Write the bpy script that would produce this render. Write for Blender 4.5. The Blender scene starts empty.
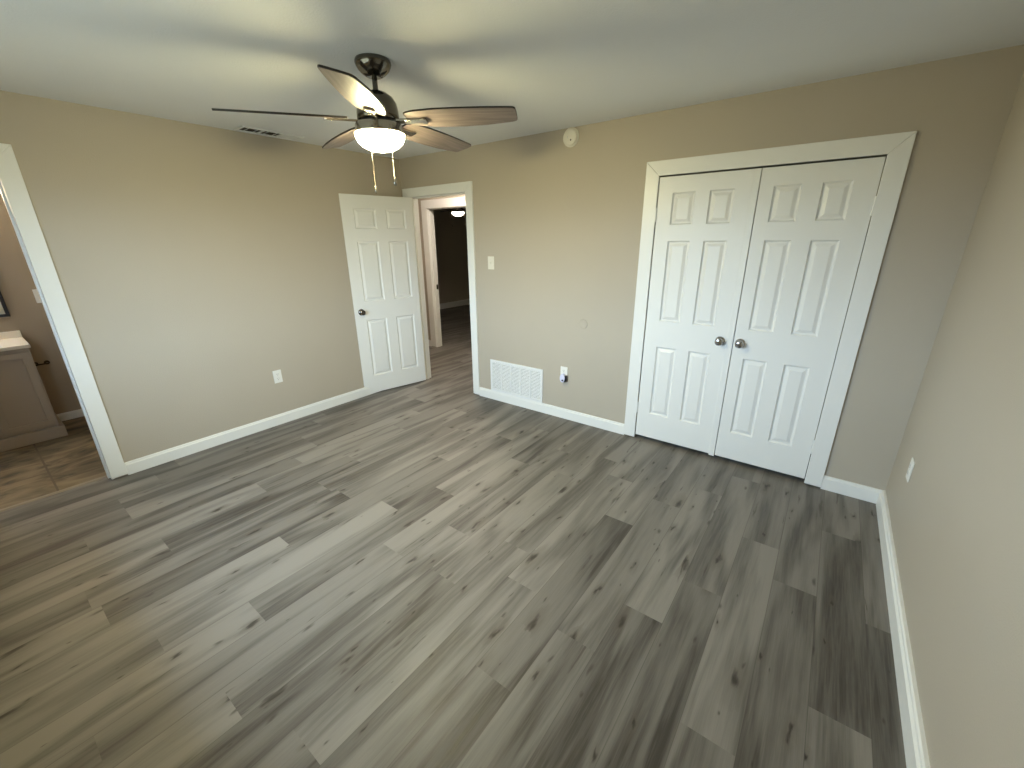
import bpy, bmesh, math, random
from mathutils import Vector, Matrix
random.seed(7)
scene = bpy.context.scene
COL = scene.collection
PI = math.pi

# ------------------------------------------------------------------ camera
F_PX = 416.42
YAW, PIT, ROL = 0.64853, -0.33346, -0.00981
fw = Vector((-math.sin(YAW)*math.cos(PIT), math.cos(YAW)*math.cos(PIT), math.sin(PIT)))
r0 = Vector((math.cos(YAW), math.sin(YAW), 0.0))
u0 = r0.cross(fw)
rr = math.cos(ROL)*r0 + math.sin(ROL)*u0
uu = -math.sin(ROL)*r0 + math.cos(ROL)*u0
cam_data = bpy.data.cameras.new('camera')
cam_data.sensor_width = 36.0
cam_data.lens = 36.0*F_PX/1024.0
cam_data.clip_start = 0.02
cam = bpy.data.objects.new('camera', cam_data)
COL.objects.link(cam)
M = Matrix((rr, uu, -fw)).transposed().to_4x4()
M.translation = Vector((3.8910, -3.2046, 1.6109))
cam.matrix_world = M
scene.camera = cam

# ------------------------------------------------------------------ world, daylight, exposure
SKY = 23.5
LAMP = 222.0
world = bpy.data.worlds.new('daylight')
scene.world = world
world.use_nodes = True
wn = world.node_tree
wn.nodes.clear()
wo = wn.nodes.new('ShaderNodeOutputWorld')
wb = wn.nodes.new('ShaderNodeBackground')
wt = wn.nodes.new('ShaderNodeTexCoord')
ws = wn.nodes.new('ShaderNodeSeparateXYZ')
wr = wn.nodes.new('ShaderNodeValToRGB')
wm = wn.nodes.new('ShaderNodeMapRange')
wm.inputs[1].default_value = -1.0
wn.links.new(wt.outputs['Generated'], ws.inputs[0])
wn.links.new(ws.outputs['Z'], wm.inputs[0])
wn.links.new(wm.outputs[0], wr.inputs[0])
wr.color_ramp.elements[0].position = 0.47
wr.color_ramp.elements[0].color = (0.10, 0.115, 0.10, 1)
wr.color_ramp.elements[1].position = 0.53
wr.color_ramp.elements[1].color = (0.60, 0.82, 1.05, 1)
wb.inputs['Strength'].default_value = SKY
wn.links.new(wr.outputs[0], wb.inputs['Color'])
wn.links.new(wb.outputs[0], wo.inputs[0])

scene.view_settings.view_transform = 'Standard'
scene.view_settings.look = 'None'
scene.view_settings.gamma = 1.0
scene.view_settings.use_curve_mapping = False
scene.view_settings.exposure = 0.0
scene.cycles.max_bounces = 10
scene.cycles.diffuse_bounces = 7
scene.cycles.sample_clamp_indirect = 6.0

# ------------------------------------------------------------------ sizes (metres)
W, H = 4.399, 2.420            # room width along x, ceiling height; back wall is y = 0
REAR = -3.58                   # wall behind the camera, with the window
TH = 0.115                     # wall thickness
DX0, DX1, DH = 0.118, 0.940, 2.045      # room door opening
CX0, CX1, CH = 2.779, 3.990, 2.0215     # closet opening
BY0, BY1, BH = -3.472, -2.862, 2.059    # bathroom opening in the left wall
HALL_Y = 1.240
SX0, SX1, SH = -0.970, -0.150, 2.040    # doorway across the hall

# ------------------------------------------------------------------ helpers
def tag(o, label=None, cat=None, group=None, kind=None):
    if label: o['label'] = label
    if cat: o['category'] = cat
    if group: o['group'] = group
    if kind: o['kind'] = kind
    return o

def empty(name, loc=(0, 0, 0), rotz=0.0, **kw):
    o = bpy.data.objects.new(name, None)
    o.empty_display_size = 0.05
    COL.objects.link(o)
    o.location = loc
    o.rotation_euler = (0, 0, rotz)
    return tag(o, **kw)

def mk(name, bm, mat, parent=None, smooth=False, bevel=0.0, seg=2, **kw):
    bmesh.ops.recalc_face_normals(bm, faces=bm.faces)
    me = bpy.data.meshes.new(name)
    bm.to_mesh(me)
    bm.free()
    me.materials.append(mat)
    if smooth:
        for p in me.polygons: p.use_smooth = True
    o = bpy.data.objects.new(name, me)
    COL.objects.link(o)
    if parent is not None: o.parent = parent
    if bevel:
        b = o.modifiers.new('bevel', 'BEVEL')
        b.width = bevel
        b.segments = seg
        b.limit_method = 'ANGLE'
        b.angle_limit = math.radians(40)
    return tag(o, **kw)

def box(bm, x0, x1, y0, y1, z0, z1):
    v = [bm.verts.new((x, y, z)) for x in (x0, x1) for y in (y0, y1) for z in (z0, z1)]
    for f in ((0, 1, 3, 2), (4, 6, 7, 5), (0, 4, 5, 1), (2, 3, 7, 6), (0, 2, 6, 4), (1, 5, 7, 3)):
        bm.faces.new([v[i] for i in f])
    return bm

def B(*a):
    return box(bmesh.new(), *a)

def prism(bm, pts, d):
    """polygon of 3D points, swept along d"""
    d = Vector(d)
    a = [bm.verts.new(p) for p in pts]
    b = [bm.verts.new(Vector(p)+d) for p in pts]
    n = len(pts)
    bm.faces.new(a)
    bm.faces.new(b[::-1])
    for i in range(n):
        bm.faces.new((a[i], b[i], b[(i+1) % n], a[(i+1) % n]))
    return bm

def lathe(bm, prof, origin=(0, 0, 0), axis='z', n=40, sx=1.0, sy=1.0):
    """prof: list of (radius, height) turned about the axis"""
    o = Vector(origin)
    rings = []
    for r, h in prof:
        ring = []
        if r < 1e-6:
            p = {'z': (0, 0, h), 'y': (0, h, 0), 'x': (h, 0, 0)}[axis]
            ring = [bm.verts.new(o+Vector(p))]
        else:
            for i in range(n):
                a = 2*PI*i/n
                c, s = r*math.cos(a)*sx, r*math.sin(a)*sy
                p = {'z': (c, s, h), 'y': (c, h, s), 'x': (h, c, s)}[axis]
                ring.append(bm.verts.new(o+Vector(p)))
        rings.append(ring)
    for A, Bq in zip(rings, rings[1:]):
        if len(A) == 1 and len(Bq) == 1: continue
        for i in range(n):
            j = (i+1) % n
            if len(A) == 1: bm.faces.new((A[0], Bq[i], Bq[j]))
            elif len(Bq) == 1: bm.faces.new((A[i], A[j], Bq[0]))
            else: bm.faces.new((A[i], A[j], Bq[j], Bq[i]))
    for ring in (rings[0], rings[-1]):
        if len(ring) > 1:
            try: bm.faces.new(ring)
            except ValueError: pass
    return bm

def tube(bm, pts, r, n=10):
    pts = [Vector(p) for p in pts]
    rings = []
    for i, p in enumerate(pts):
        t = (pts[min(i+1, len(pts)-1)]-pts[max(i-1, 0)]).normalized()
        ref = Vector((0, 0, 1)) if abs(t.z) < 0.9 else Vector((1, 0, 0))
        a = t.cross(ref).normalized()
        b = t.cross(a).normalized()
        rings.append([bm.verts.new(p+r*(math.cos(2*PI*k/n)*a+math.sin(2*PI*k/n)*b)) for k in range(n)])
    for A, Bq in zip(rings, rings[1:]):
        for k in range(n):
            bm.faces.new((A[k], A[(k+1) % n], Bq[(k+1) % n], Bq[k]))
    bm.faces.new(rings[0])
    bm.faces.new(rings[-1][::-1])
    return bm

# ------------------------------------------------------------------ materials
def new_mat(name):
    m = bpy.data.materials.new(name)
    m.use_nodes = True
    return m, m.node_tree, m.node_tree.nodes['Principled BSDF']

def plain(name, col, rough=0.5, metal=0.0, spec=0.5, emit=None, estr=0.0):
    m, nt, p = new_mat(name)
    p.inputs['Base Color'].default_value = (*col, 1)
    p.inputs['Roughness'].default_value = rough
    p.inputs['Metallic'].default_value = metal
    p.inputs['Specular IOR Level'].default_value = spec
    if emit:
        p.inputs['Emission Color'].default_value = (*emit, 1)
        p.inputs['Emission Strength'].default_value = estr
    return m

def paint(name, col, rough=0.6, bump=0.05, scale=220.0, spec=0.35, vary=0.03):
    """rolled wall paint: faint orange-peel bump and slight mottling"""
    m, nt, p = new_mat(name)
    N, L = nt.nodes, nt.links
    tc = N.new('ShaderNodeTexCoord')
    n1 = N.new('ShaderNodeTexNoise')
    n1.inputs['Scale'].default_value = scale
    n1.inputs['Detail'].default_value = 2
    n2 = N.new('ShaderNodeTexNoise')
    n2.inputs['Scale'].default_value = 2.2
    n2.inputs['Detail'].default_value = 3
    L.new(tc.outputs['Object'], n1.inputs['Vector'])
    L.new(tc.outputs['Object'], n2.inputs['Vector'])
    mx = N.new('ShaderNodeMix')
    mx.data_type = 'RGBA'
    mx.inputs[6].default_value = (*[c*(1-vary) for c in col], 1)
    mx.inputs[7].default_value = (*[c*(1+vary) for c in col], 1)
    L.new(n2.outputs['Fac'], mx.inputs[0])
    L.new(mx.outputs[2], p.inputs['Base Color'])
    bp = N.new('ShaderNodeBump')
    bp.inputs['Strength'].default_value = bump
    bp.inputs['Distance'].default_value = 0.004
    L.new(n1.outputs['Fac'], bp.inputs['Height'])
    L.new(bp.outputs[0], p.inputs['Normal'])
    p.inputs['Roughness'].default_value = rough
    p.inputs['Specular IOR Level'].default_value = spec
    return m

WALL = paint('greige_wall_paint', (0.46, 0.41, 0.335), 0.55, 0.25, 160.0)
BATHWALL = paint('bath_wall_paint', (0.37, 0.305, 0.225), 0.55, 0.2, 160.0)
CEIL = paint('ceiling_paint', (0.77, 0.79, 0.81), 0.8, 0.35, 110.0, 0.2)
TRIM = paint('white_trim_paint', (0.80, 0.80, 0.775), 0.34, 0.03, 60.0, 0.5, 0.01)
DOORW = paint('white_door_paint', (0.80, 0.80, 0.775), 0.36, 0.03, 60.0, 0.5, 0.01)
PLASTIC = plain('white_plastic', (0.80, 0.79, 0.75), 0.35)
IVORY = plain('ivory_plastic', (0.76, 0.73, 0.64), 0.4)
LILAC = plain('pale_lilac_plastic', (0.70, 0.70, 0.88), 0.3)
DARK = plain('dark_plastic', (0.012, 0.012, 0.02), 0.35)
SLOT = plain('slot_dark', (0.02, 0.019, 0.017), 0.8)
BACKING = plain('grey_gap_backing', (0.16, 0.16, 0.155), 0.9)
DUCT = plain('duct_dark', (0.03, 0.026, 0.02), 0.8)
NICKEL = plain('brushed_nickel', (0.46, 0.42, 0.36), 0.24, 1.0)
SATIN = plain('satin_nickel', (0.42, 0.40, 0.37), 0.22, 1.0)
DKNICKEL = plain('dark_brushed_metal', (0.16, 0.145, 0.12), 0.16, 1.0)
KNOB = plain('dark_satin_knob', (0.17, 0.15, 0.13), 0.22, 1.0)
CHROME = plain('chrome', (0.50, 0.50, 0.51), 0.10, 1.0)
BRONZE = plain('oil_rubbed_bronze', (0.05, 0.035, 0.022), 0.35, 0.8)
SCREW = plain('painted_screw', (0.65, 0.64, 0.60), 0.4)
GRILLE = plain('white_enamel', (0.78, 0.79, 0.79), 0.4)
BULBGLASS = plain('lit_frosted_glass', (0.9, 0.88, 0.82), 0.4, emit=(1.0, 0.885, 0.47), estr=LAMP)
HALLGLASS = plain('lit_hall_glass', (0.9, 0.88, 0.82), 0.4, emit=(1.0, 0.87, 0.72), estr=150.0)
BATHGLASS = plain('lit_bath_globe', (0.9, 0.88, 0.82), 0.4, emit=(1.0, 0.78, 0.48), estr=85.0)
VANITY = paint('vanity_paint', (0.46, 0.40, 0.33), 0.4, 0.03, 60.0, 0.4, 0.02)
MARBLE = plain('cultured_marble', (0.82, 0.77, 0.68), 0.2)
BLACK = plain('black_frame', (0.012, 0.011, 0.012), 0.35)
MIRROR = plain('mirror_silver', (0.85, 0.87, 0.88), 0.03, 1.0)
STRIP = plain('transition_strip', (0.26, 0.22, 0.17), 0.45)

# fan blade: weathered taupe wood underside
def blade_mat():
    m, nt, p = new_mat('weathered_wood_blade')
    N, L = nt.nodes, nt.links
    tc = N.new('ShaderNodeTexCoord')
    mp = N.new('ShaderNodeMapping')
    mp.inputs['Scale'].default_value = (2.0, 26.0, 8.0)
    n = N.new('ShaderNodeTexNoise')
    n.inputs['Scale'].default_value = 2.2
    n.inputs['Detail'].default_value = 5
    n.inputs['Distortion'].default_value = 0.5
    cr = N.new('ShaderNodeValToRGB')
    cr.color_ramp.elements[0].position = 0.3
    cr.color_ramp.elements[0].color = (0.118, 0.089, 0.081, 1)
    cr.color_ramp.elements[1].position = 0.72
    cr.color_ramp.elements[1].color = (0.235, 0.186, 0.170, 1)
    L.new(tc.outputs['Object'], mp.inputs[0])
    L.new(mp.outputs[0], n.inputs['Vector'])
    L.new(n.outputs['Fac'], cr.inputs[0])
    L.new(cr.outputs[0], p.inputs['Base Color'])
    p.inputs['Roughness'].default_value = 0.45
    return m
BLADE = blade_mat()
EDGE = plain('dark_blade_edge', (0.018, 0.014, 0.011), 0.45)

def glass_mat():
    m = bpy.data.materials.new('window_glass')
    m.use_nodes = True
    nt = m.node_tree
    nt.nodes.clear()
    o = nt.nodes.new('ShaderNodeOutputMaterial')
    t = nt.nodes.new('ShaderNodeBsdfTransparent')
    g = nt.nodes.new('ShaderNodeBsdfGlossy')
    g.inputs['Roughness'].default_value = 0.02
    mx = nt.nodes.new('ShaderNodeMixShader')
    mx.inputs[0].default_value = 0.06
    nt.links.new(t.outputs[0], mx.inputs[1])
    nt.links.new(g.outputs[0], mx.inputs[2])
    nt.links.new(mx.outputs[0], o.inputs[0])
    return m
GLASS = glass_mat()

def math_node(nt, op, a, b=None, clamp=False):
    n = nt.nodes.new('ShaderNodeMath')
    n.operation = op
    n.use_clamp = clamp
    for i, v in enumerate((a, b)):
        if v is None: continue
        if isinstance(v, (int, float)): n.inputs[i].default_value = v
        else: nt.links.new(v, n.inputs[i])
    return n.outputs[0]

def ramp(nt, src, a, b, lo=0.0, hi=1.0, smooth=True):
    n = nt.nodes.new('ShaderNodeMapRange')
    n.interpolation_type = 'SMOOTHSTEP' if smooth else 'LINEAR'
    n.inputs[1].default_value = a
    n.inputs[2].default_value = b
    n.inputs[3].default_value = lo
    n.inputs[4].default_value = hi
    nt.links.new(src, n.inputs[0])
    return n.outputs[0]

def mix_rgb(nt, fac, a, b):
    n = nt.nodes.new('ShaderNodeMix')
    n.data_type = 'RGBA'
    for idx, v in ((0, fac), (6, a), (7, b)):
        if isinstance(v, tuple): n.inputs[idx].default_value = (*v, 1)
        elif isinstance(v, (int, float)): n.inputs[idx].default_value = v
        else: nt.links.new(v, n.inputs[idx])
    return n.outputs[2]

PW = 0.179
def plank_mat():
    m, nt, p = new_mat('grey_oak_vinyl_plank')
    N, L = nt.nodes, nt.links
    uv = N.new('ShaderNodeUVMap')
    uv.uv_map = 'plank'
    at = N.new('ShaderNodeVertexColor')
    at.layer_name = 'plank_tone'
    sc = N.new('ShaderNodeSeparateColor')
    L.new(at.outputs['Color'], sc.inputs[0])
    tone, ra, rb = sc.outputs[0], sc.outputs[1], sc.outputs[2]
    su = N.new('ShaderNodeSeparateXYZ')
    L.new(uv.outputs[0], su.inputs[0])
    u, v = su.outputs[0], su.outputs[1]
    uo = math_node(nt, 'ADD', u, math_node(nt, 'MULTIPLY', ra, 61.0))
    vo = math_node(nt, 'ADD', v, math_node(nt, 'MULTIPLY', rb, 47.0))
    def vec(su_, sv_):
        c = N.new('ShaderNodeCombineXYZ')
        L.new(math_node(nt, 'MULTIPLY', uo, su_), c.inputs[0])
        L.new(math_node(nt, 'MULTIPLY', vo, sv_), c.inputs[1])
        return c.outputs[0]
    def noise(su_, sv_, det=3, dist=0.0, rough=0.55):
        n = N.new('ShaderNodeTexNoise')
        n.inputs['Scale'].default_value = 1.0
        n.inputs['Detail'].default_value = det
        n.inputs['Roughness'].default_value = rough
        n.inputs['Distortion'].default_value = dist
        L.new(vec(su_, sv_), n.inputs['Vector'])
        return n.outputs['Fac']
    smoke = noise(0.9, 8.0, 2, 0.7, 0.5)
    grain = noise(3.0, 55.0, 4, 0.3)
    fine = noise(9.0, 240.0, 2)
    f = math_node(nt, 'MULTIPLY', tone, 0.60)
    f = math_node(nt, 'ADD', f, ramp(nt, smoke, 0.34, 0.62, -0.30, 0.22))
    f = math_node(nt, 'ADD', f, math_node(nt, 'MULTIPLY', ramp(nt, grain, 0.35, 0.62, -0.17, 0.05), ramp(nt, smoke, 0.62, 0.40, 0.25, 1.0)))
    f = math_node(nt, 'ADD', f, ramp(nt, fine, 0.3, 0.7, -0.05, 0.05))
    f = math_node(nt, 'ADD', f, 0.26, clamp=True)
    col = mix_rgb(nt, f, (0.055, 0.047, 0.040), (0.238, 0.220, 0.197))
    # knots: warped cells, only some of them knotty
    def knots(su_, sv_, keep, r_in, r_out):
        wv = N.new('ShaderNodeTexNoise')
        wv.inputs['Scale'].default_value = 1.0
        wv.inputs['Detail'].default_value = 3
        L.new(vec(9.0, 34.0), wv.inputs['Vector'])
        off = N.new('ShaderNodeVectorMath')
        off.operation = 'MULTIPLY_ADD'
        L.new(wv.outputs['Color'], off.inputs[0])
        off.inputs[1].default_value = (0.55, 0.55, 0.0)
        L.new(vec(su_, sv_), off.inputs[2])
        vo_ = N.new('ShaderNodeTexVoronoi')
        vo_.voronoi_dimensions = '2D'
        vo_.inputs['Scale'].default_value = 1.0
        L.new(off.outputs[0], vo_.inputs['Vector'])
        cs = N.new('ShaderNodeSeparateColor')
        L.new(vo_.outputs['Color'], cs.inputs[0])
        on = math_node(nt, 'LESS_THAN', cs.outputs[0], keep)
        grow = math_node(nt, 'ADD', math_node(nt, 'MULTIPLY', cs.outputs[1], 1.6), 0.55)
        core = ramp(nt, math_node(nt, 'MULTIPLY', vo_.outputs['Distance'], grow), r_in, r_out, 1.0, 0.0)
        return math_node(nt, 'MULTIPLY', on, core)
    k1 = knots(3.6, 11.0, 0.26, 0.02, 0.15)
    halo = knots(3.6, 11.0, 0.26, 0.05, 0.42)
    k2 = knots(1.8, 24.0, 0.13, 0.02, 0.20)
    k3 = knots(8.0, 24.0, 0.10, 0.02, 0.20)
    col = mix_rgb(nt, math_node(nt, 'MULTIPLY', k3, 0.7), col, (0.045, 0.036, 0.028))
    col = mix_rgb(nt, math_node(nt, 'MULTIPLY', halo, 0.45), col, (0.10, 0.083, 0.066))
    col = mix_rgb(nt, math_node(nt, 'MULTIPLY', k2, 0.65), col, (0.055, 0.044, 0.035))
    col = mix_rgb(nt, math_node(nt, 'MULTIPLY', k1, 0.88), col, (0.030, 0.024, 0.019))
    # seams along both plank edges
    dv = math_node(nt, 'MINIMUM', v, math_node(nt, 'SUBTRACT', PW, v))
    seam = ramp(nt, dv, 0.0006, 0.0022, 0.55, 0.0)
    col = mix_rgb(nt, seam, col, (0.07, 0.06, 0.05))
    L.new(col, p.inputs['Base Color'])
    L.new(ramp(nt, grain, 0.3, 0.7, 0.42, 0.54), p.inputs['Roughness'])
    p.inputs['Specular IOR Level'].default_value = 0.38
    bp = N.new('ShaderNodeBump')
    bp.inputs['Strength'].default_value = 0.12
    bp.inputs['Distance'].default_value = 0.002
    L.new(fine, bp.inputs['Height'])
    L.new(bp.outputs[0], p.inputs['Normal'])
    return m
PLANK = plank_mat()

def tile_mat():
    m, nt, p = new_mat('brown_slate_tile')
    N, L = nt.nodes, nt.links
    tc = N.new('ShaderNodeTexCoord')
    br = N.new('ShaderNodeTexBrick')
    br.offset = 0.5
    br.inputs['Scale'].default_value = 1.0
    br.inputs['Brick Width'].default_value = 0.44
    br.inputs['Row Height'].default_value = 0.44
    br.inputs['Mortar Size'].default_value = 0.006
    br.inputs['Color1'].default_value = (0, 0, 0, 1)
    br.inputs['Color2'].default_value = (1, 1, 1, 1)
    mp = N.new('ShaderNodeMapping')
    mp.inputs['Location'].default_value = (0.09, 3.12-0.44*8, 0)
    L.new(tc.outputs['Object'], mp.inputs[0])
    L.new(mp.outputs[0], br.inputs['Vector'])
    n = N.new('ShaderNodeTexNoise')
    n.inputs['Scale'].default_value = 1.0
    n.inputs['Detail'].default_value = 6
    n.inputs['Distortion'].default_value = 1.2
    mp2 = N.new('ShaderNodeMapping')
    mp2.inputs['Scale'].default_value = (6.5, 3.0, 1)
    mp2.inputs['Rotation'].default_value = (0, 0, 0.35)
    L.new(tc.outputs['Object'], mp2.inputs[0])
    L.new(mp2.outputs[0], n.inputs['Vector'])
    cr = N.new('ShaderNodeValToRGB')
    e = cr.color_ramp.elements
    e[0].position = 0.36
    e[0].color = (0.040, 0.028, 0.014, 1)
    e[1].position = 0.56
    e[1].color = (0.20, 0.150, 0.084, 1)
    e.new(0.44).color = (0.105, 0.076, 0.039, 1)
    e.new(0.75).color = (0.26, 0.205, 0.125, 1)
    L.new(n.outputs['Fac'], cr.inputs[0])
    col = mix_rgb(nt, br.outputs['Fac'], cr.outputs[0], (0.09, 0.06, 0.035))
    L.new(col, p.inputs['Base Color'])
    p.inputs['Roughness'].default_value = 0.5
    return m
TILE = tile_mat()

# ------------------------------------------------------------------ floor planks
JOINT = {4.288: -1.17, 4.109: -1.73, 3.930: -1.12, 3.751: -.86, 3.572: -1.387, 3.393: -1.70, 3.214: -2.0,
         3.035: -1.135, 2.856: -.69, 2.677: -1.69, 2.498: -.885, 2.319: -.582, 2.140: -.915, 1.961: -1.545,
         1.782: -.665, 1.603: -1.235, 1.424: -1.97, 1.245: -.8, 1.066: -1.65, .887: -1.065, .708: -1.92,
         .529: -.5, .350: -2.9, .171: -2.656, -.008: -1.3}
TONES = {(3.751, -1.4): .97, (3.751, -.4): .62, (3.751, -2.5): .45, (3.572, -.8): .72, (3.572, -2.0): .28, (3.393, -1.0): .85,
         (3.393, -2.3): .27, (3.393, -.3): .55, (3.214, -1.5): .55, (3.214, -2.5): .42, (3.035, -1.7): .20,
         (3.035, -.6): .80, (2.856, -1.2): .85, (2.856, -2.3): .62, (2.677, -1.2): .62, (2.677, -2.3): .80,
         (2.498, -1.4): .66, (2.498, -2.5): .22, (2.319, -1.2): .50, (2.319, -2.4): .62, (2.319, -3.3): .9,
         (2.140, -1.5): .72, (2.140, -2.6): .5, (2.140, -.4): .25, (1.961, -2.2): .42, (1.961, -3.2): .95,
         (1.961, -.9): .72, (1.782, -1.2): .25, (1.782, -2.4): .9, (1.603, -1.8): .35, (1.603, -2.9): .97,
         (1.424, -2.5): .30, (1.424, -3.4): .75, (4.109, -1.1): .40, (4.109, -2.2): .85, (4.288, -.6): .62,
         (4.288, -1.8): .42, (3.930, -.6): .62, (3.930, -1.8): .35, (1.245, -1.4): .6, (1.066, -2.3): .3,
         (1.066, -1.1): .75, (.887, -1.7): .6, (.708, -2.5): .28, (.350, -2.3): .5, (.350, -3.4): .6, (.171, -2.0): .3}
bm = bmesh.new()
uvl = bm.loops.layers.uv.new('plank')
cl = bm.loops.layers.float_color.new('plank_tone')
FX0, FX1, FY0, FY1 = -4.0, W+0.05, REAR-0.05, 5.7
for k in range(-45, 3):
    x0 = round(3.930+PW*k, 3)
    key = min(JOINT, key=lambda q: abs(q-x0))
    off = JOINT[key] if abs(key-x0) < 0.01 else random.uniform(-1.2, 0)
    xa, xb = max(x0, FX0), min(x0+PW, FX1)
    if xb-xa < 0.01: continue
    j = off-1.2*math.ceil((off-FY0)/1.2)
    while j < FY1:
        ya, yb = max(j, FY0), min(j+1.2, FY1)
        if yb-ya > 0.001:
            # nothing of the plank floor lies under the bathroom tile
            if not (xb < -0.085 and yb < 0.0):
                if xb < -0.085 and ya < -0.05: ya = -0.05
                pieces = [(xa, ya, yb)]
                if xa < -0.085 < xb and ya < 0:      # the column along the bathroom wall is cut at the threshold
                    pieces = [(-0.085, ya, min(yb, 0))] + ([(xa, 0, yb)] if yb > 0 else [])
                tone = random.uniform(.25, .85)
                for (tx, ty), tv in TONES.items():
                    if abs(tx-x0) < 0.01 and ya < ty < yb: tone = tv
                ra, rb = random.random(), random.random()
                for xp, yp, yq in pieces:
                    f = bm.faces.new([bm.verts.new(q) for q in ((xp, yp, 0), (xb, yp, 0), (xb, yq, 0), (xp, yq, 0))])
                    for lp in f.loops:
                        x, y, _ = lp.vert.co
                        lp[uvl].uv = (y-j, x-x0)
                        lp[cl] = (tone, ra, rb, 1)
        j += 1.2
mk('floor', bm, PLANK, kind='structure')
mk('floor_bath', B(-1.8, -0.100, -4.3, -2.0, -0.02, 0.0), TILE, kind='structure')
mk('floor_threshold', prism(bmesh.new(), [(-0.112, BY0, 0.0), (-0.104, BY0, 0.006), (-0.082, BY0, 0.006), (-0.074, BY0, 0.0)], (0, BY1-BY0, 0)), STRIP, kind='structure')

# ------------------------------------------------------------------ walls and ceiling
def wall_xz(name, y0, y1, x0, x1, holes, mat=WALL, z1=H):
    """wall in the xz plane with rectangular holes (xa, xb, za, zb), left to right"""
    bm = bmesh.new()
    x = x0
    for xa, xb, za, zb in holes:
        box(bm, x, xa, y0, y1, 0, z1)
        if za > 0: box(bm, xa, xb, y0, y1, 0, za)
        box(bm, xa, xb, y0, y1, zb, z1)
        x = xb
    box(bm, x, x1, y0, y1, 0, z1)
    return mk(name, bm, mat, kind='structure')

wall_xz('wall_back', 0, TH, -TH, W+TH, [(DX0-0.015, DX1+0.015, 0, DH+0.015), (CX0-0.004, CX1+0.004, 0, CH+0.004)])
WX0, WX1, WZ0, WZ1 = 1.05, 2.85, 0.85, 2.05
wall_xz('wall_rear', REAR-TH, REAR, -TH, W+TH, [(WX0, WX1, WZ0, WZ1)])
mk('wall_right', B(W, W+TH, REAR, 0, 0, H), WALL, kind='structure')
bm = bmesh.new()
box(bm, -TH, 0, REAR, BY0-0.015, 0, H)
box(bm, -TH, 0, BY1+0.015, 0, 0, H)
box(bm, -TH, 0, BY0-0.015, BY1+0.015, BH+0.015, H)
mk('wall_left', bm, WALL, kind='structure')
mk('ceiling', B(-4.1, W+0.3, REAR-0.3, 5.8, H, H+0.05), CEIL, kind='structure')
# closet box behind the double doors
bm = bmesh.new()
box(bm, 2.4, 4.35, 0.80, 0.85, 0, H)
box(bm, 2.35, 2.4, TH, 0.85, 0, H)
box(bm, 4.35, 4.4, TH, 0.85, 0, H)
mk('wall_closet', bm, WALL, kind='structure')
# hall and the room across it
wall_xz('wall_hall', HALL_Y, HALL_Y+TH, -3.8, 2.2, [(SX0-0.015, SX1+0.015, 0, SH+0.015)])
bm = bmesh.new()
box(bm, 2.2, 2.25, TH, HALL_Y+TH, 0, H)
box(bm, -2.0, -1.95, TH, HALL_Y, 0, H)
box(bm, -2.0, -TH, 0, TH, 0, H)
mk('wall_hall_ends', bm, WALL, kind='structure')
bm = bmesh.new()
box(bm, -3.87, -3.77, HALL_Y+TH, 5.6, 0, H)
box(bm, -3.87, 1.2, 5.55, 5.65, 0, H)
box(bm, 1.1, 1.2, HALL_Y+TH, 5.6, 0, H)
mk('wall_far_room', bm, WALL, kind='structure')
# bathroom
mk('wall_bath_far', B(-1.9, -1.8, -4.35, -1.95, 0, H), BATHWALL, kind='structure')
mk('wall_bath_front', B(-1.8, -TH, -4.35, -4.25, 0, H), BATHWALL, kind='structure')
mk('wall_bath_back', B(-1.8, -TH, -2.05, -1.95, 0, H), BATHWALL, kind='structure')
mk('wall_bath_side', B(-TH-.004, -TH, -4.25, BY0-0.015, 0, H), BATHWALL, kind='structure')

# ------------------------------------------------------------------ window behind the camera
win = empty('window_1', ((WX0+WX1)/2, REAR, WZ0), kind='structure')
def rel(o, *a):
    """box in world coordinates, made relative to root o"""
    l = o.location
    return B(a[0]-l.x, a[1]-l.x, a[2]-l.y, a[3]-l.y, a[4]-l.z, a[5]-l.z)
bm = bmesh.new()
hw, wz = (WX1-WX0)/2, WZ1-WZ0
for a in ((-hw, -hw+.05, 0, wz), (hw-.05, hw, 0, wz), (-hw, hw, 0, .05), (-hw, hw, wz-.05, wz), (-.03, .03, 0, wz)):
    box(bm, a[0], a[1], -0.09, -0.04, a[2], a[3])
mk('window_frame', bm, TRIM, win, bevel=.004)
mk('window_pane', B(-hw+.05, hw-.05, -0.068, -0.064, .05, wz-.05), GLASS, win)
mk('window_sill', B(-hw-.05, hw+.05, -0.04, 0.04, -.025, 0.0), TRIM, win, bevel=.004)
bm = bmesh.new()
for a in ((-hw-.08, -hw, 0, wz+.08), (hw, hw+.08, 0, wz+.08), (-hw, hw, wz, wz+.08)):
    box(bm, a[0], a[1], 0.0, 0.018, a[2], a[3])
mk('window_casing', bm, TRIM, win, bevel=.003)
mk('sky_blocker', B(-1.2, 6.0, REAR-TH-0.50, REAR-TH, 2.22, 2.30), CEIL, kind='structure')  # added unseen overhang, blocks steep sky light from the near floor and walls
pl = bpy.data.lights.new('window_portal', 'AREA')
pl.shape = 'RECTANGLE'
pl.size, pl.size_y = WX1-WX0, WZ1-WZ0
pl.cycles.is_portal = True
po = bpy.data.objects.new('window_portal', pl)
COL.objects.link(po)
po.location = ((WX0+WX1)/2, REAR-TH-0.02, (WZ0+WZ1)/2)
po.rotation_euler = (PI/2, 0, 0)      # faces into the room (+y)

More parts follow.
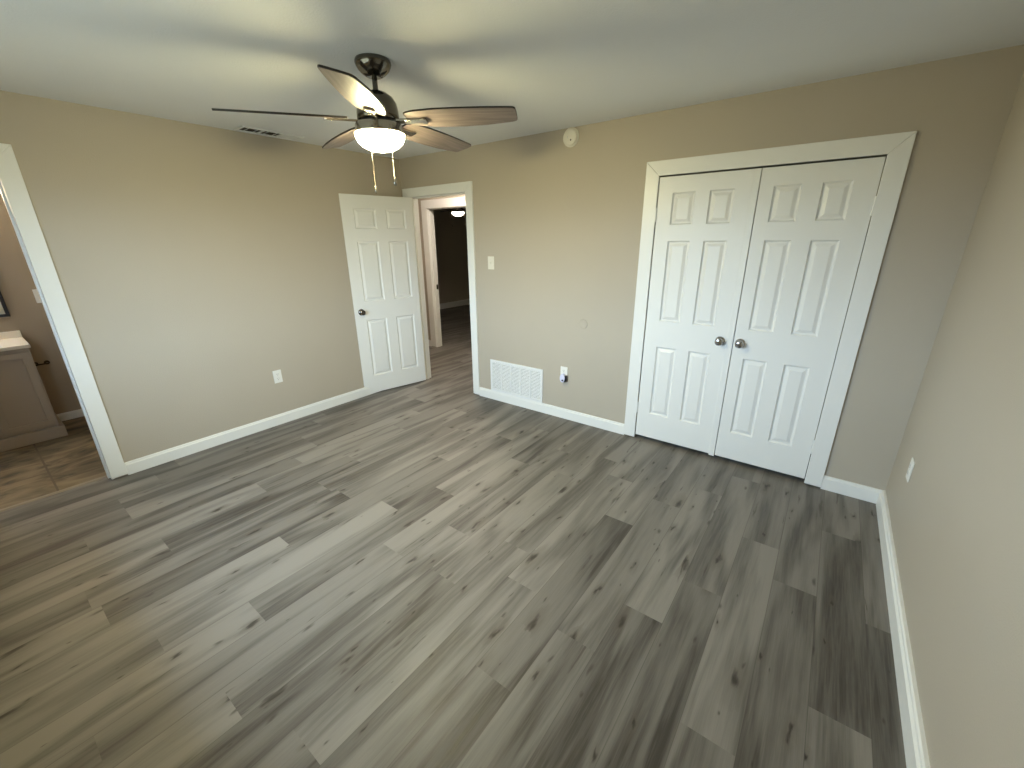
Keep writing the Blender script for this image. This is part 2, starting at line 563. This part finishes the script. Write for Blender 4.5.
# ------------------------------------------------------------------ baseboards
def baseboard(name, p, q, nrm, h=0.098, t=0.014, mat=TRIM, e0=0.0, e1=0.0):
    """p to q along the wall foot, nrm points into the room; e0/e1 mitre the ends"""
    p, q, n = Vector((*p, 0)), Vector((*q, 0)), Vector((*nrm, 0))
    d = (q-p).normalized()
    prof = [(0, 0.0), (t, 0.0), (t, h*0.80), (t*0.72, h*0.86), (t*0.66, h*0.95), (t*0.45, h), (0, h)]
    bm = bmesh.new()
    A = [bm.verts.new(p+n*a+Vector((0, 0, b))+d*(e0*a)) for a, b in prof]
    Bq = [bm.verts.new(q+n*a+Vector((0, 0, b))-d*(e1*a)) for a, b in prof]
    k = len(prof)
    bm.faces.new(A)
    bm.faces.new(Bq[::-1])
    for i in range(k):
        bm.faces.new((A[i], Bq[i], Bq[(i+1) % k], A[(i+1) % k]))
    return mk(name, bm, mat, kind='structure')
CW, CT = 0.0953, 0.018
RC = 0.0853
baseboard('baseboard_left', (0, BY1+0.0893), (0, 0), (1, 0), e1=1)
baseboard('baseboard_back', (DX1+RC, 0), (CX0-CW, 0), (0, -1))
baseboard('baseboard_closet', (CX1+CW, 0), (W, 0), (0, -1), t=0.016, e1=1)
baseboard('baseboard_right', (W, 0), (W, REAR), (-1, 0), h=0.104, t=0.026, e0=1)
baseboard('baseboard_rear', (W, REAR), (0, REAR), (0, 1))
baseboard('baseboard_bath', (-1.8, -2.05), (-1.8, -2.93), (1, 0), h=0.075)
baseboard('baseboard_hall', (-1.95, HALL_Y), (SX0-0.12, HALL_Y), (0, -1))
baseboard('baseboard_far_room', (-3.77, HALL_Y+TH), (-3.77, 5.55), (1, 0), h=0.135)

# ------------------------------------------------------------------ door casings
def casing_xz(name, x0, x1, z1, w, y, t=CT, floor_gap=0.010, jamb=None, stop=None, top=None):
    """flat mitred casing round an opening in an xz wall; its front is towards -y"""
    root = empty(name, ((x0+x1)/2, y, 0), kind='structure')
    ox = (x0+x1)/2
    a, b, zt = x0-ox, x1-ox, z1
    top = top or w
    g = 0.0006
    mk('casing_side', prism(bmesh.new(), [(a-w, -t, floor_gap), (a, -t, floor_gap), (a, -t, zt-g), (a-w, -t, zt+top-g)], (0, t, 0)), TRIM, root, bevel=.0022)
    mk('casing_side', prism(bmesh.new(), [(b, -t, floor_gap), (b+w, -t, floor_gap), (b+w, -t, zt+top-g), (b, -t, zt-g)], (0, t, 0)), TRIM, root, bevel=.0022)
    mk('casing_head', prism(bmesh.new(), [(a-w, -t, zt+top+g), (a, -t, zt+g), (b, -t, zt+g), (b+w, -t, zt+top+g)], (0, t, 0)), TRIM, root, bevel=.0022)
    if jamb:
        jt, y0, y1 = jamb
        mk('jamb', B(a-jt, a, y0, y1, 0.0, zt), TRIM, root, bevel=.001)
        mk('jamb', B(b, b+jt, y0, y1, 0.0, zt), TRIM, root, bevel=.001)
        mk('jamb_head', B(a-jt, b+jt, y0, y1, zt, zt+jt), TRIM, root, bevel=.001)
    if stop:
        y0, y1 = stop
        mk('door_stop', B(a, a+.011, y0, y1, 0.0, zt-.011), TRIM, root, bevel=.001)
        mk('door_stop', B(b-.011, b, y0, y1, 0.0, zt-.011), TRIM, root, bevel=.001)
        mk('door_stop', B(a, b, y0, y1, zt-.011, zt), TRIM, root, bevel=.001)
    return root

casing_xz('trim_1', DX0, DX1, DH, RC, 0.0, jamb=(0.015, 0.0, TH), stop=(0.042, 0.075))
casing_xz('trim_2', CX0, CX1, CH, CW, 0.0)
t4 = casing_xz('trim_4', SX0, SX1, SH, 0.115, HALL_Y, jamb=(0.015, 0.0, TH), stop=(0.03, 0.065))
mk('strike_plate', B(SX0-t4.location.x, SX0-t4.location.x+.004, .075, .105, .90, .97), BRONZE, t4)
# bathroom casing on the left wall (front towards +x)
bt = empty('trim_3', (0, (BY0+BY1)/2, 0), kind='structure')
hb = (BY1-BY0)/2
bw = 0.0893
for s in (-1, 1):
    mk('casing_side', prism(bmesh.new(), [(CT, s*(hb+bw), .013), (CT, s*hb, .013), (CT, s*hb, BH), (CT, s*(hb+bw), BH+bw)], (-CT, 0, 0)), TRIM, bt, bevel=.0022)
    a, b = sorted((s*hb, s*(hb+.015)))
    mk('jamb', B(-TH, 0.0, a, b, 0, BH), TRIM, bt, bevel=.001)
    a, b = sorted((s*hb, s*(hb-.011)))
    mk('door_stop', B(-.08, -.045, a, b, 0, BH-.011), TRIM, bt, bevel=.001)
mk('casing_head', prism(bmesh.new(), [(CT, -hb-bw, BH+bw), (CT, -hb, BH), (CT, hb, BH), (CT, hb+bw, BH+bw)], (-CT, 0, 0)), TRIM, bt, bevel=.0022)
mk('jamb_head', B(-TH, 0, -hb-.015, hb+.015, BH, BH+.015), TRIM, bt, bevel=.001)

# ------------------------------------------------------------------ panelled doors
def door_slab(w, z0, z1, t, panels, both=True):
    """slab 0..w in x, front face at y = 0 (towards -y), back at y = t; panels (xa, xb, za, zb)"""
    bm = bmesh.new()
    xs = sorted({0.0, w} | {p[0] for p in panels} | {p[1] for p in panels})
    zs = sorted({z0, z1} | {p[2] for p in panels} | {p[3] for p in panels})
    P4 = {(round(p[0], 4), round(p[2], 4)): p for p in panels}
    cache = {}
    def V(x, y, z):
        k = (round(x, 5), round(y, 5), round(z, 5))
        if k not in cache: cache[k] = bm.verts.new((x, y, z))
        return cache[k]
    faces = [(0.0, 1)] + ([(t, -1)] if both else [])
    for y, s in faces:
        for xa, xb in zip(xs, xs[1:]):
            for za, zb in zip(zs, zs[1:]):
                inside = any(p[0]-1e-6 <= xa and xb <= p[1]+1e-6 and p[2]-1e-6 <= za and zb <= p[3]+1e-6 for p in panels)
                if not inside:
                    bm.faces.new((V(xa, y, za), V(xb, y, za), V(xb, y, zb), V(xa, y, zb)))
        for p in panels:
            steps = [(0.0, 0.0), (0.003, 0.0055), (0.009, 0.0115), (0.016, 0.0115), (0.035, 0.0030), (0.038, 0.0026)]
            prev = None
            for ins, dep in steps:
                yy = y+s*dep
                loop = [V(p[0]+ins, yy, p[2]+ins), V(p[1]-ins, yy, p[2]+ins), V(p[1]-ins, yy, p[3]-ins), V(p[0]+ins, yy, p[3]-ins)]
                # outer ring may carry grid points in between; they are on straight edges
                if prev:
                    for i in range(4):
                        bm.faces.new((prev[i], prev[(i+1) % 4], loop[(i+1) % 4], loop[i]))
                prev = loop
            bm.faces.new(prev)
    if not both:
        bm.faces.new((V(0, t, z0), V(w, t, z0), V(w, t, z1), V(0, t, z1)))
    for a, b in (((0, z0), (w, z0)), ((w, z0), (w, z1)), ((w, z1), (0, z1)), ((0, z1), (0, z0))):
        bm.faces.new((V(a[0], 0, a[1]), V(b[0], 0, b[1]), V(b[0], t, b[1]), V(a[0], t, a[1])))
    return bm

def knob_bm(y0, direction, r=0.027, length=0.055, o=(0, 0, 0)):
    """round door knob with rose, axis along y"""
    d = direction
    prof = [(0.0, 0.0), (0.033, 0.0), (0.033, 0.004), (0.029, 0.009), (0.013, 0.012), (0.011, 0.024), (0.016, 0.030), (r*0.93, 0.037), (r, 0.045), (r*0.96, 0.052), (r*0.72, 0.0575), (r*0.4, 0.0592), (0.0, 0.0595)]
    return lathe(bmesh.new(), [(a, y0+d*b*length/0.0595) for a, b in prof], o, 'y', 32)

def hinge_bm(x, y, z):
    bm = lathe(bmesh.new(), [(0, z-.051), (.003, z-.05), (.0062, z-.044), (.0062, z+.044), (.003, z+.05), (0, z+.051)], (x, y, 0), 'z', 14)
    box(bm, x-.014, x+.014, y+.003, y+.007, z-.043, z+.043)
    return bm

# open room door, hinged at the left jamb and swung against the left wall
DW, DT = 0.763, 0.035
# local x runs from the hinge edge to the latch edge, local -y is the face seen from the room
ang = math.atan2(-0.97763, -0.21033)
d1 = empty('door_1', (0.1598, -0.0088, 0), ang, kind='structure',
           label='open white six-panel door swung against the left wall by the hallway doorway', cat='door')
pan = [(.084, .304, 1.727, 1.916), (.410, .636, 1.727, 1.916), (.084, .304, 1.016, 1.608), (.410, .636, 1.016, 1.608), (.090, .304, .205, .819), (.418, .640, .205, .819)]
pan = [(.086, .304, z0, z1) if i % 2 == 0 else (.414, .638, z0, z1) for i, (_, _, z0, z1) in enumerate(pan)]
# the seen face normal is +x-ish in the room: with local x = door direction, that is local +y, so the slab lies at y -DT..0
bm = door_slab(DW, 0.012, 2.040, DT, pan)
bmesh.ops.translate(bm, verts=bm.verts, vec=(0, -DT, 0))
mk('door_slab', bm, DOORW, d1, bevel=.0012)
mk('door_knob', knob_bm(0.0, 1, o=(.686, 0, .911)), KNOB, d1, smooth=True, label='dark satin nickel knob')
mk('door_knob', knob_bm(-DT, -1, length=.05, o=(.686, 0, .911)), KNOB, d1, smooth=True)
mk('latch_plate', B(DW, DW+.0025, -DT*.85, -DT*.15, .885, .945), SATIN, d1)
mk('latch_bolt', prism(bmesh.new(), [(DW, -.024, .905), (DW+.012, -.014, .905), (DW, -.011, .905)], (0, 0, .020)), SATIN, d1)
for z in (.25, 1.03, 1.80):
    mk('hinge', hinge_bm(-.004, -DT-.006, z), SATIN, d1)

# closet double doors
def closet_door(name, x0, x1, panels, knob_x, hinge_x, label):
    root = empty(name, (x0, -0.006, 0), kind='structure', label=label, cat='door')
    mk('door_slab', door_slab(x1-x0, .036, 2.012, .035, [(a-x0, b-x0, c, d) for a, b, c, d in panels], both=False), DOORW, root, bevel=.0012)
    mk('door_knob', knob_bm(0.0, -1, o=(knob_x-x0, 0, .918)), CHROME, root, smooth=True, label='polished chrome knob')
    for z in (.283, 1.768):
        mk('hinge', hinge_bm(hinge_x-x0, -.006, z), TRIM, root)
    return root
zs3 = [(1.700, 1.908), (1.014, 1.592), (.247, .813)]
d2 = closet_door('door_2', 2.784, 3.4045, [(a, b, c, d) for c, d in zs3 for a, b in ((2.883, 3.033), (3.125, 3.272))], 3.325, 2.780,
                 'left white six-panel closet door, the one next to the return air grille')
mk('astragal', B(.585, .624, -.006, 0.002, .026, 2.012), DOORW, d2, bevel=.002)
d3 = closet_door('door_3', 3.4115, 3.986, [(a, b, c, d) for c, d in zs3 for a, b in ((3.489, 3.634), (3.733, 3.874))], 3.454, 3.990,
                 'right white six-panel closet door, the one nearest the room corner')

# ------------------------------------------------------------------ ceiling fan with light
BLADE_PROF = [(.150, -.050, .050), (.165, -.060, .056), (.20, -.072, .066), (.30, -.085, .076), (.42, -.090, .074), (.54, -.090, .062), (.62, -.088, .047), (.67, -.086, .036), (.687, -.084, .028), (.692, -.080, .020), (.696, -.075, -.02), (.697, -.070, -.045)]
def fan(loc, zrot, label, first=True):
    x, y, top = loc
    f = empty('ceiling_fan', (x, y, top), zrot, label=label, cat='ceiling fan')
    mk('canopy', lathe(bmesh.new(), [(0, 0), (.080, 0), (.083, -.006), (.084, -.016), (.080, -.026), (.072, -.040), (.058, -.054), (.040, -.066), (.028, -.070), (0, -.070)], n=48), DKNICKEL, f, smooth=True)
    bm = lathe(bmesh.new(), [(0, -.06), (.0125, -.06), (.0125, -.118), (.017, -.120), (.017, -.136), (0, -.136)], n=24)
    mk('downrod', bm, DKNICKEL, f, smooth=True, bevel=.0005)
    mk('motor_housing', lathe(bmesh.new(), [(0, -.125), (.030, -.126), (.052, -.134), (.078, -.152), (.093, -.176), (.098, -.202), (.100, -.226), (.100, -.246), (.094, -.252), (0, -.252)], n=48), DKNICKEL, f, smooth=True)
    lk = mk('light_kit_ring', lathe(bmesh.new(), [(0, -.262), (.102, -.262), (.110, -.266), (.114, -.272), (.115, -.292), (.1215, -.300), (.1222, -.3095), (.1203, -.3095), (.119, -.304), (0, -.304)], n=48), NICKEL, f, smooth=True, label='brushed nickel light fitting ring')
    mk('lamp_shade', lathe(bmesh.new(), [(0, -.303), (.114, -.303), (.1185, -.312), (.116, -.328), (.106, -.347), (.088, -.363), (.062, -.376), (.032, -.383), (0, -.385)], n=48), BULBGLASS, f, smooth=True, label='glowing frosted glass bowl')
    mk('flywheel', lathe(bmesh.new(), [(0, -.250), (.085, -.250), (.085, -.263), (0, -.263)], n=40), DARK, f)
    for k in range(5):
        a = k*2*PI/5
        R = Matrix.Translation((0, 0, -.2475)) @ Matrix.Rotation(a, 4, 'Z') @ Matrix.Rotation(math.radians(2.2), 4, 'Y') @ Matrix.Rotation(-math.radians(12.4), 4, 'X')
        bm = bmesh.new()
        up = [(r, lo) for r, lo, hi in BLADE_PROF] + [(r, hi) for r, lo, hi in BLADE_PROF[::-1]]
        pts = [(r, w, 0) for r, w in up]
        prism(bm, pts, (0, 0, .009))
        bl = mk('blade', bm, BLADE, f, bevel=.001, seg=1)
        bl.matrix_local = R
        bl.data.materials.append(EDGE)
        for p in bl.data.polygons:
            if abs(p.normal.z) < 0.5: p.material_index = 1
        # blade iron under the blade root
        bm = prism(bmesh.new(), [(.070, -.020, -.011), (.120, -.017, -.011), (.215, -.017, -.011), (.240, -.026, -.011), (.252, -.020, -.011), (.252, .020, -.011), (.240, .026, -.011), (.215, .017, -.011), (.120, .017, -.011), (.070, .020, -.011)], (0, 0, .0105))
        ir = mk('blade_iron', bm, NICKEL, bl, bevel=.002)
    # pull chains
    def chain(off, z_end, fob):
        bm = bmesh.new()
        n = int((-.29-z_end)/.006)
        tube(bm, [(off[0], off[1], -.285), (off[0], off[1], z_end)], .0011, 6)
        for i in range(0, n):
            zc = -.29-i*.006
            lathe(bm, [(0, zc+.0019), (.0019, zc), (0, zc-.0019)], (off[0], off[1], 0), 'z', 6)
        ch = mk('pull_chain', bm, NICKEL, f)
        fb = bmesh.new()
        r = .0085 if fob else .0065
        lathe(fb, [(0, z_end+.006), (.003, z_end+.004), (.003, z_end), (r*.7, z_end-.006), (r, z_end-.015), (r*.9, z_end-.023), (r*.4, z_end-.029), (0, z_end-.030)], (off[0], off[1], 0), 'z', 16)
        mk('chain_fob', fb, SATIN, ch, smooth=True)
    def loc2(px, py):
        c, s = math.cos(-zrot), math.sin(-zrot)
        return (c*px-s*py, s*px+c*py)
    chain(loc2(-.05*.61-.79*.112, -.05*.79+.61*.112), -.535, False)
    chain(loc2(.05*.61+.79*.112, .05*.79-.61*.112), -.522, True)
    return f
fan1 = fan((1.949, -1.7088, H), math.radians(-46.04), 'five-blade ceiling fan with glowing bowl light in the bedroom, under the white ceiling')

def dup(root, loc, rotz, label):
    r = root.copy()
    COL.objects.link(r)
    r.location = loc
    r.rotation_euler = (0, 0, rotz)
    r['label'] = label
    for ch in root.children:
        c = ch.copy()
        COL.objects.link(c)
        c.parent = r
        for g in ch.children:
            d = g.copy()
            COL.objects.link(d)
            d.parent = c
    return r
fan2 = dup(fan1, (-1.99, 2.93, H), math.radians(20), 'small glowing ceiling fan light seen through the doorway in the dark far room')

DIMGLASS = plain('dim_frosted_glass', (0.9, 0.88, 0.82), 0.4, emit=(1.0, 0.86, 0.60), estr=9.0)
for ch in fan2.children:
    if ch.name.startswith('lamp_shade'):          # a weaker bulb burns in the far room
        ch.data = ch.data.copy()
        ch.data.materials[0] = DIMGLASS
# ------------------------------------------------------------------ lamps of the neighbouring rooms
hl = empty('hall_light', (0.12, 0.60, H), label='round flush ceiling light in the hallway outside the bedroom door', cat='ceiling light')
mk('lamp_base', lathe(bmesh.new(), [(0, 0), (.15, 0), (.15, -.03), (0, -.03)]), NICKEL, hl, bevel=.003)
mk('lamp_shade', lathe(bmesh.new(), [(0, -.03), (.14, -.03), (.135, -.06), (.10, -.09), (.05, -.105), (0, -.11)]), HALLGLASS, hl, smooth=True)
vl = empty('vanity_light', (-1.8, -3.45, 2.02), label='bar of three globe lamps above the bathroom mirror', cat='wall lamp')
mk('back_plate', B(0, .025, -.30, .30, -.04, .04), NICKEL, vl, bevel=.004)
for yy in (-.2, 0, .2):
    a = mk('lamp_arm', tube(bmesh.new(), [(.02, yy, 0), (.07, yy, 0)], .012), NICKEL, vl)
    mk('lamp_globe', lathe(bmesh.new(), [(.055*math.sin(PI*i/10), .055*math.cos(PI*i/10)) for i in range(11)], (.115, yy, 0), n=24), BATHGLASS, vl, smooth=True)

# ------------------------------------------------------------------ wall fittings
def outlet(name, loc, rotz, label, cat='outlet', group=None):
    """duplex outlet; local -y is out of the wall, origin at plate centre on the wall"""
    o = empty(name, loc, rotz, label=label, cat=cat)
    mk('cover_plate', B(-.0365, .0365, -.006, 0, -.059, .059), PLASTIC, o, bevel=.003)
    for z in (-.0205, .0205):
        bm = bmesh.new()
        prism(bm, [(.0165*math.cos(t)*1.0, -.0085, z+max(-.0135, min(.0135, .0175*math.sin(t)))) for t in [2*PI*i/24 for i in range(24)]], (0, .004, 0))
        rc = mk('receptacle', bm, PLASTIC, o)
        s = bmesh.new()
        box(s, -.0075, -.0055, -.0090, -.0080, z-.001, z+.008)
        box(s, .0055, .0075, -.0090, -.0080, z, z+.007)
        lathe(s, [(0, -.0090), (.0024, -.0090), (.0024, -.0080), (0, -.0080)], (0, 0, z-.0065), 'y', 10)
        mk('slots', s, SLOT, rc)
    mk('screw', lathe(bmesh.new(), [(0, -.0072), (.003, -.0070), (.0032, -.0055), (0, -.0055)], (0, 0, 0), 'y', 12), SCREW, o)
    return o
outlet('wall_outlet', (0, -1.611, .452), PI/2, 'white duplex outlet low on the left wall beneath the fan')
o2 = outlet('wall_outlet', (2.066, 0, .449), 0, 'white duplex outlet on the back wall right of the return air grille')
outlet('wall_outlet', (W, -.437, .457), -PI/2, 'white duplex outlet low on the right wall near the closet corner')

pd = empty('plug_in_device', (2.072, -.006, .410), label='lilac and black plug-in gadget plugged into the back wall outlet', cat='plug-in device')
bm = bmesh.new()
ov = [(.026*math.cos(t), -.042, .040*math.sin(t)-.002) for t in [2*PI*i/28 for i in range(28)]]
prism(bm, ov, (0, .038, 0))
mk('device_body', bm, LILAC, pd, bevel=.006, seg=3)
mk('side_cap', prism(bmesh.new(), [(.024, -.036, .024), (.034, -.030, .020), (.036, -.030, -.022), (.030, -.036, -.036), (.018, -.036, -.038), (.0262, -.036, -.004)], (0, .026, 0)), DARK, pd, bevel=.002, label='black side cap')
mk('dial', lathe(bmesh.new(), [(0, -.0445), (.008, -.0445), (.0085, -.041), (0, -.041)], (.004, 0, -.020), 'y', 18), DARK, pd, label='dark round dial')

sw = empty('light_switch', (1.226, 0, 1.402), label='ivory toggle light switch beside the hallway doorway', cat='light switch')
mk('cover_plate', B(-.0375, .0375, -.006, 0, -.060, .060), IVORY, sw, bevel=.003)
mk('toggle', prism(bmesh.new(), [(-.005, -.006, -.010), (-.005, -.006, .010), (-.005, -.017, .012), (-.005, -.018, .004)], (.010, 0, 0)), IVORY, sw, bevel=.001)
for z in (-.030, .030):
    mk('screw', lathe(bmesh.new(), [(0, -.0072), (.003, -.0070), (.0032, -.0055), (0, -.0055)], (0, 0, z), 'y', 12), SCREW, sw)

bs = empty('light_switch', (-1.8, -2.722, 1.172), PI/2, label='white switch plate on the bathroom wall, half hidden by the door casing', cat='light switch')
mk('cover_plate', B(-.0375, .0375, -.006, 0, -.060, .060), PLASTIC, bs, bevel=.003)
mk('toggle', prism(bmesh.new(), [(-.005, -.006, -.010), (-.005, -.006, .010), (-.005, -.017, .012), (-.005, -.018, .004)], (.010, 0, 0)), PLASTIC, bs)

# wall bumper where the closet knob would hit
mk('wall_bumper', lathe(bmesh.new(), [(0, -.0022), (.034, -.0022), (.036, -.0032), (.039, -.0030), (.041, 0), (0, 0)], (2.236, 0, .919), 'y', 40), WALL, smooth=True,
   label='round wall-coloured door bumper ring on the back wall left of the closet', cat='wall bumper')

# smoke detector
sd = empty('smoke_detector', (2.060, 0, 2.353), label='round off-white smoke detector high on the back wall under the ceiling', cat='smoke detector')
mk('mounting_plate', lathe(bmesh.new(), [(0, 0), (.068, 0), (.068, -.008), (.062, -.010), (0, -.010)], (0, 0, 0), 'y', 44), IVORY, sd, smooth=False, bevel=.001)
mk('detector_body', lathe(bmesh.new(), [(0, -.012), (.058, -.012), (.060, -.015), (.059, -.022), (.055, -.027), (.044, -.029), (0, -.030)], (0, 0, 0), 'y', 44), IVORY, sd, smooth=True)
mk('vent_gap', lathe(bmesh.new(), [(0, -.009), (.055, -.009), (.055, -.013), (0, -.013)], (0, 0, 0), 'y', 40), SLOT, sd)
mk('sounder_hole', lathe(bmesh.new(), [(0, -.0304), (.006, -.0302), (.006, -.028), (0, -.028)], (.012, 0, -.022), 'y', 16), SLOT, sd)
mk('test_button', B(-.020, -.012, -.0315, -.028, -.010, .008), SCREW, sd, bevel=.001)

# return air grille
gx0, gx1, gz0, gz1 = 1.189, 1.838, .099, .439
gr = empty('return_air_grille', ((gx0+gx1)/2, 0, gz0), label='white five-bay return air grille low on the back wall above the baseboard', cat='vent')
gw, gh = (gx1-gx0)/2, gz1-gz0
mk('duct_back', B(-gw+.02, gw-.02, -.0015, 0, .02, gh-.02), BACKING, gr)  # dark backing sheet, its grey stands in for shade between the louvers
bm = bmesh.new()
fr = .024
box(bm, -gw, gw, -.012, 0, 0, fr)
box(bm, -gw, gw, -.012, 0, gh-fr, gh)
box(bm, -gw, -gw+fr, -.012, 0, fr, gh-fr)
box(bm, gw-fr, gw, -.012, 0, fr, gh-fr)
mk('grille_frame', bm, GRILLE, gr, bevel=.002)
n = 5
cell = (2*gw-2*fr)/n
for i in range(1, n):
    xc = -gw+fr+cell*i
    mk('mullion', B(xc-.006, xc+.006, -.0125, -.001, fr, gh-fr), GRILLE, gr, bevel=.001)
for i in range(n):
    xa = -gw+fr+cell*i+(.006 if i else 0)
    xb = -gw+fr+cell*(i+1)-(.006 if i < n-1 else 0)
    bm = bmesh.new()
    m = 20
    for k in range(m):
        zc = fr+(gh-2*fr)*(k+.5)/m
        prism(bm, [(xa, -.0028, zc+.0036), (xa, -.0098, zc-.0050), (xa, -.0092, zc-.0056), (xa, -.0022, zc+.0030)], (xb-xa, 0, 0))
    mk('louver_bank', bm, GRILLE, gr)
for sx in (-1, 1):
    mk('screw', lathe(bmesh.new(), [(0, -.014), (.004, -.0135), (.004, -.012), (0, -.012)], (sx*(gw-.012), 0, gh/2), 'y', 12), SCREW, gr)

# ceiling supply register
vx, vy = .140, -1.362
cv = empty('ceiling_vent', (vx, vy, H), label='white ceiling air register with three louvre banks beside the left wall', cat='vent')
bm = bmesh.new()
L2, W2, fr = .235, .085, .022
for a in ((-W2, W2, -L2, -L2+fr), (-W2, W2, L2-fr, L2), (-W2, -W2+fr, -L2+fr, L2-fr), (W2-fr, W2, -L2+fr, L2-fr)):
    box(bm, a[0], a[1], a[2], a[3], -.010, 0)
mk('register_frame', bm, GRILLE, cv, bevel=.003)
mk('duct_opening', B(-W2+fr-.002, W2-fr+.002, -L2+fr-.002, L2-fr+.002, -.0012, -.0002), DUCT, cv)
third = (2*L2-2*fr)/3
for i in range(3):
    ya = -L2+fr+third*i+.006
    yb = ya+third-.012
    bm = bmesh.new()
    s = 1 if i < 2 else -1
    m = 2 if i < 2 else 10
    for k in range(m):
        yc = ya+(yb-ya)*(k+.5)/m
        e = .0035 if i < 2 else .006
        prism(bm, [(-W2+fr, yc-s*e, -.009), (-W2+fr, yc-s*e+.001, -.009), (-W2+fr, yc+s*e+.001, -.0015), (-W2+fr, yc+s*e, -.0015)], (2*(W2-fr), 0, 0))
    mk('louver_bank', bm, GRILLE, cv)
    if i < 2:
        mk('divider', B(-W2+fr, W2-fr, yb+.002, yb+.010, -.0095, -.001), GRILLE, cv)

# ------------------------------------------------------------------ bathroom things
va = empty('vanity_cabinet', (-1.33, -2.93, 0), label='beige bathroom vanity cabinet with recessed-panel doors under the white countertop', cat='cabinet')
VL = 1.12
mk('cabinet_body', B(-.465, 0, -VL, -.006, .10, .805), VANITY, va, bevel=.002)
mk('plinth', B(-.465, .024, -VL, 0.022, 0, .098), VANITY, va, bevel=.003)
for i in range(3):
    yb = -.018-i*.325
    ya = yb-.305
    bm = bmesh.new()
    s = .045
    box(bm, .001, .019, ya, yb, .125, .125+s)
    box(bm, .001, .019, ya, yb, .775-s, .775)
    box(bm, .001, .019, ya, ya+s, .125+s, .775-s)
    box(bm, .001, .019, yb-s, yb, .125+s, .775-s)
    box(bm, .0005, .004, ya+s, yb-s, .125+s, .775-s)
    dd = mk('cabinet_door', bm, VANITY, va, bevel=.002)
    mk('door_knob', lathe(bmesh.new(), [(0, .019), (.006, .019), (.005, .03), (.012, .036), (.012, .042), (0, .046)], (0, ya+.022 if i != 1 else yb-.022, .70), 'x', 18), NICKEL, dd, smooth=True)
ct = empty('countertop', (-1.8, -2.93, .806), label='white vanity countertop with raised backsplash in the bathroom', cat='countertop')
mk('counter_slab', B(0, .500, -VL-.01, .008, 0, .030), MARBLE, ct, bevel=.006, seg=3)
mk('backsplash', B(0, .020, -VL-.01, .008, .030, .088), MARBLE, ct, bevel=.004)
bm = bmesh.new()
lathe(bm, [(.15, .0305), (.165, .032), (.17, .031), (.172, .0295), (.15, .0295)], (.27, -VL/2, 0), n=40, sy=1.3)
mk('basin_rim', bm, MARBLE, ct, smooth=True)

mi = empty('wall_mirror', (-1.8, -3.45, 1.02), label='black framed mirror above the bathroom vanity', cat='mirror')
bm = bmesh.new()
hm, zm, s = .508, .86, .024
for a in ((-hm, hm, 0, s), (-hm, hm, zm-s, zm), (-hm, -hm+s, s, zm-s), (hm-s, hm, s, zm-s)):
    box(bm, 0, .022, a[0], a[1], a[2], a[3])
mk('mirror_frame', bm, BLACK, mi, bevel=.002)
mk('mirror_glass', B(.004, .012, -hm+s, hm-s, s, zm-s), MIRROR, mi)

tp = empty('toilet_paper_holder', (-1.8, -2.865, .575), label='dark metal toilet paper holder on the bathroom wall beside the vanity', cat='toilet paper holder')
for yy in (-.045, .028):
    p_ = mk('mounting_post', lathe(bmesh.new(), [(0, 0), (.020, 0), (.012, .004), (.006, .008), (.005, .043), (.0075, .046), (.0075, .055), (0, .057)], (0, yy, 0), 'x', 20), BRONZE, tp, smooth=True)
mk('roller_bar', tube(bmesh.new(), [(.050, -.052, 0), (.050, .036, 0)], .007, 14), BRONZE, tp, smooth=True)
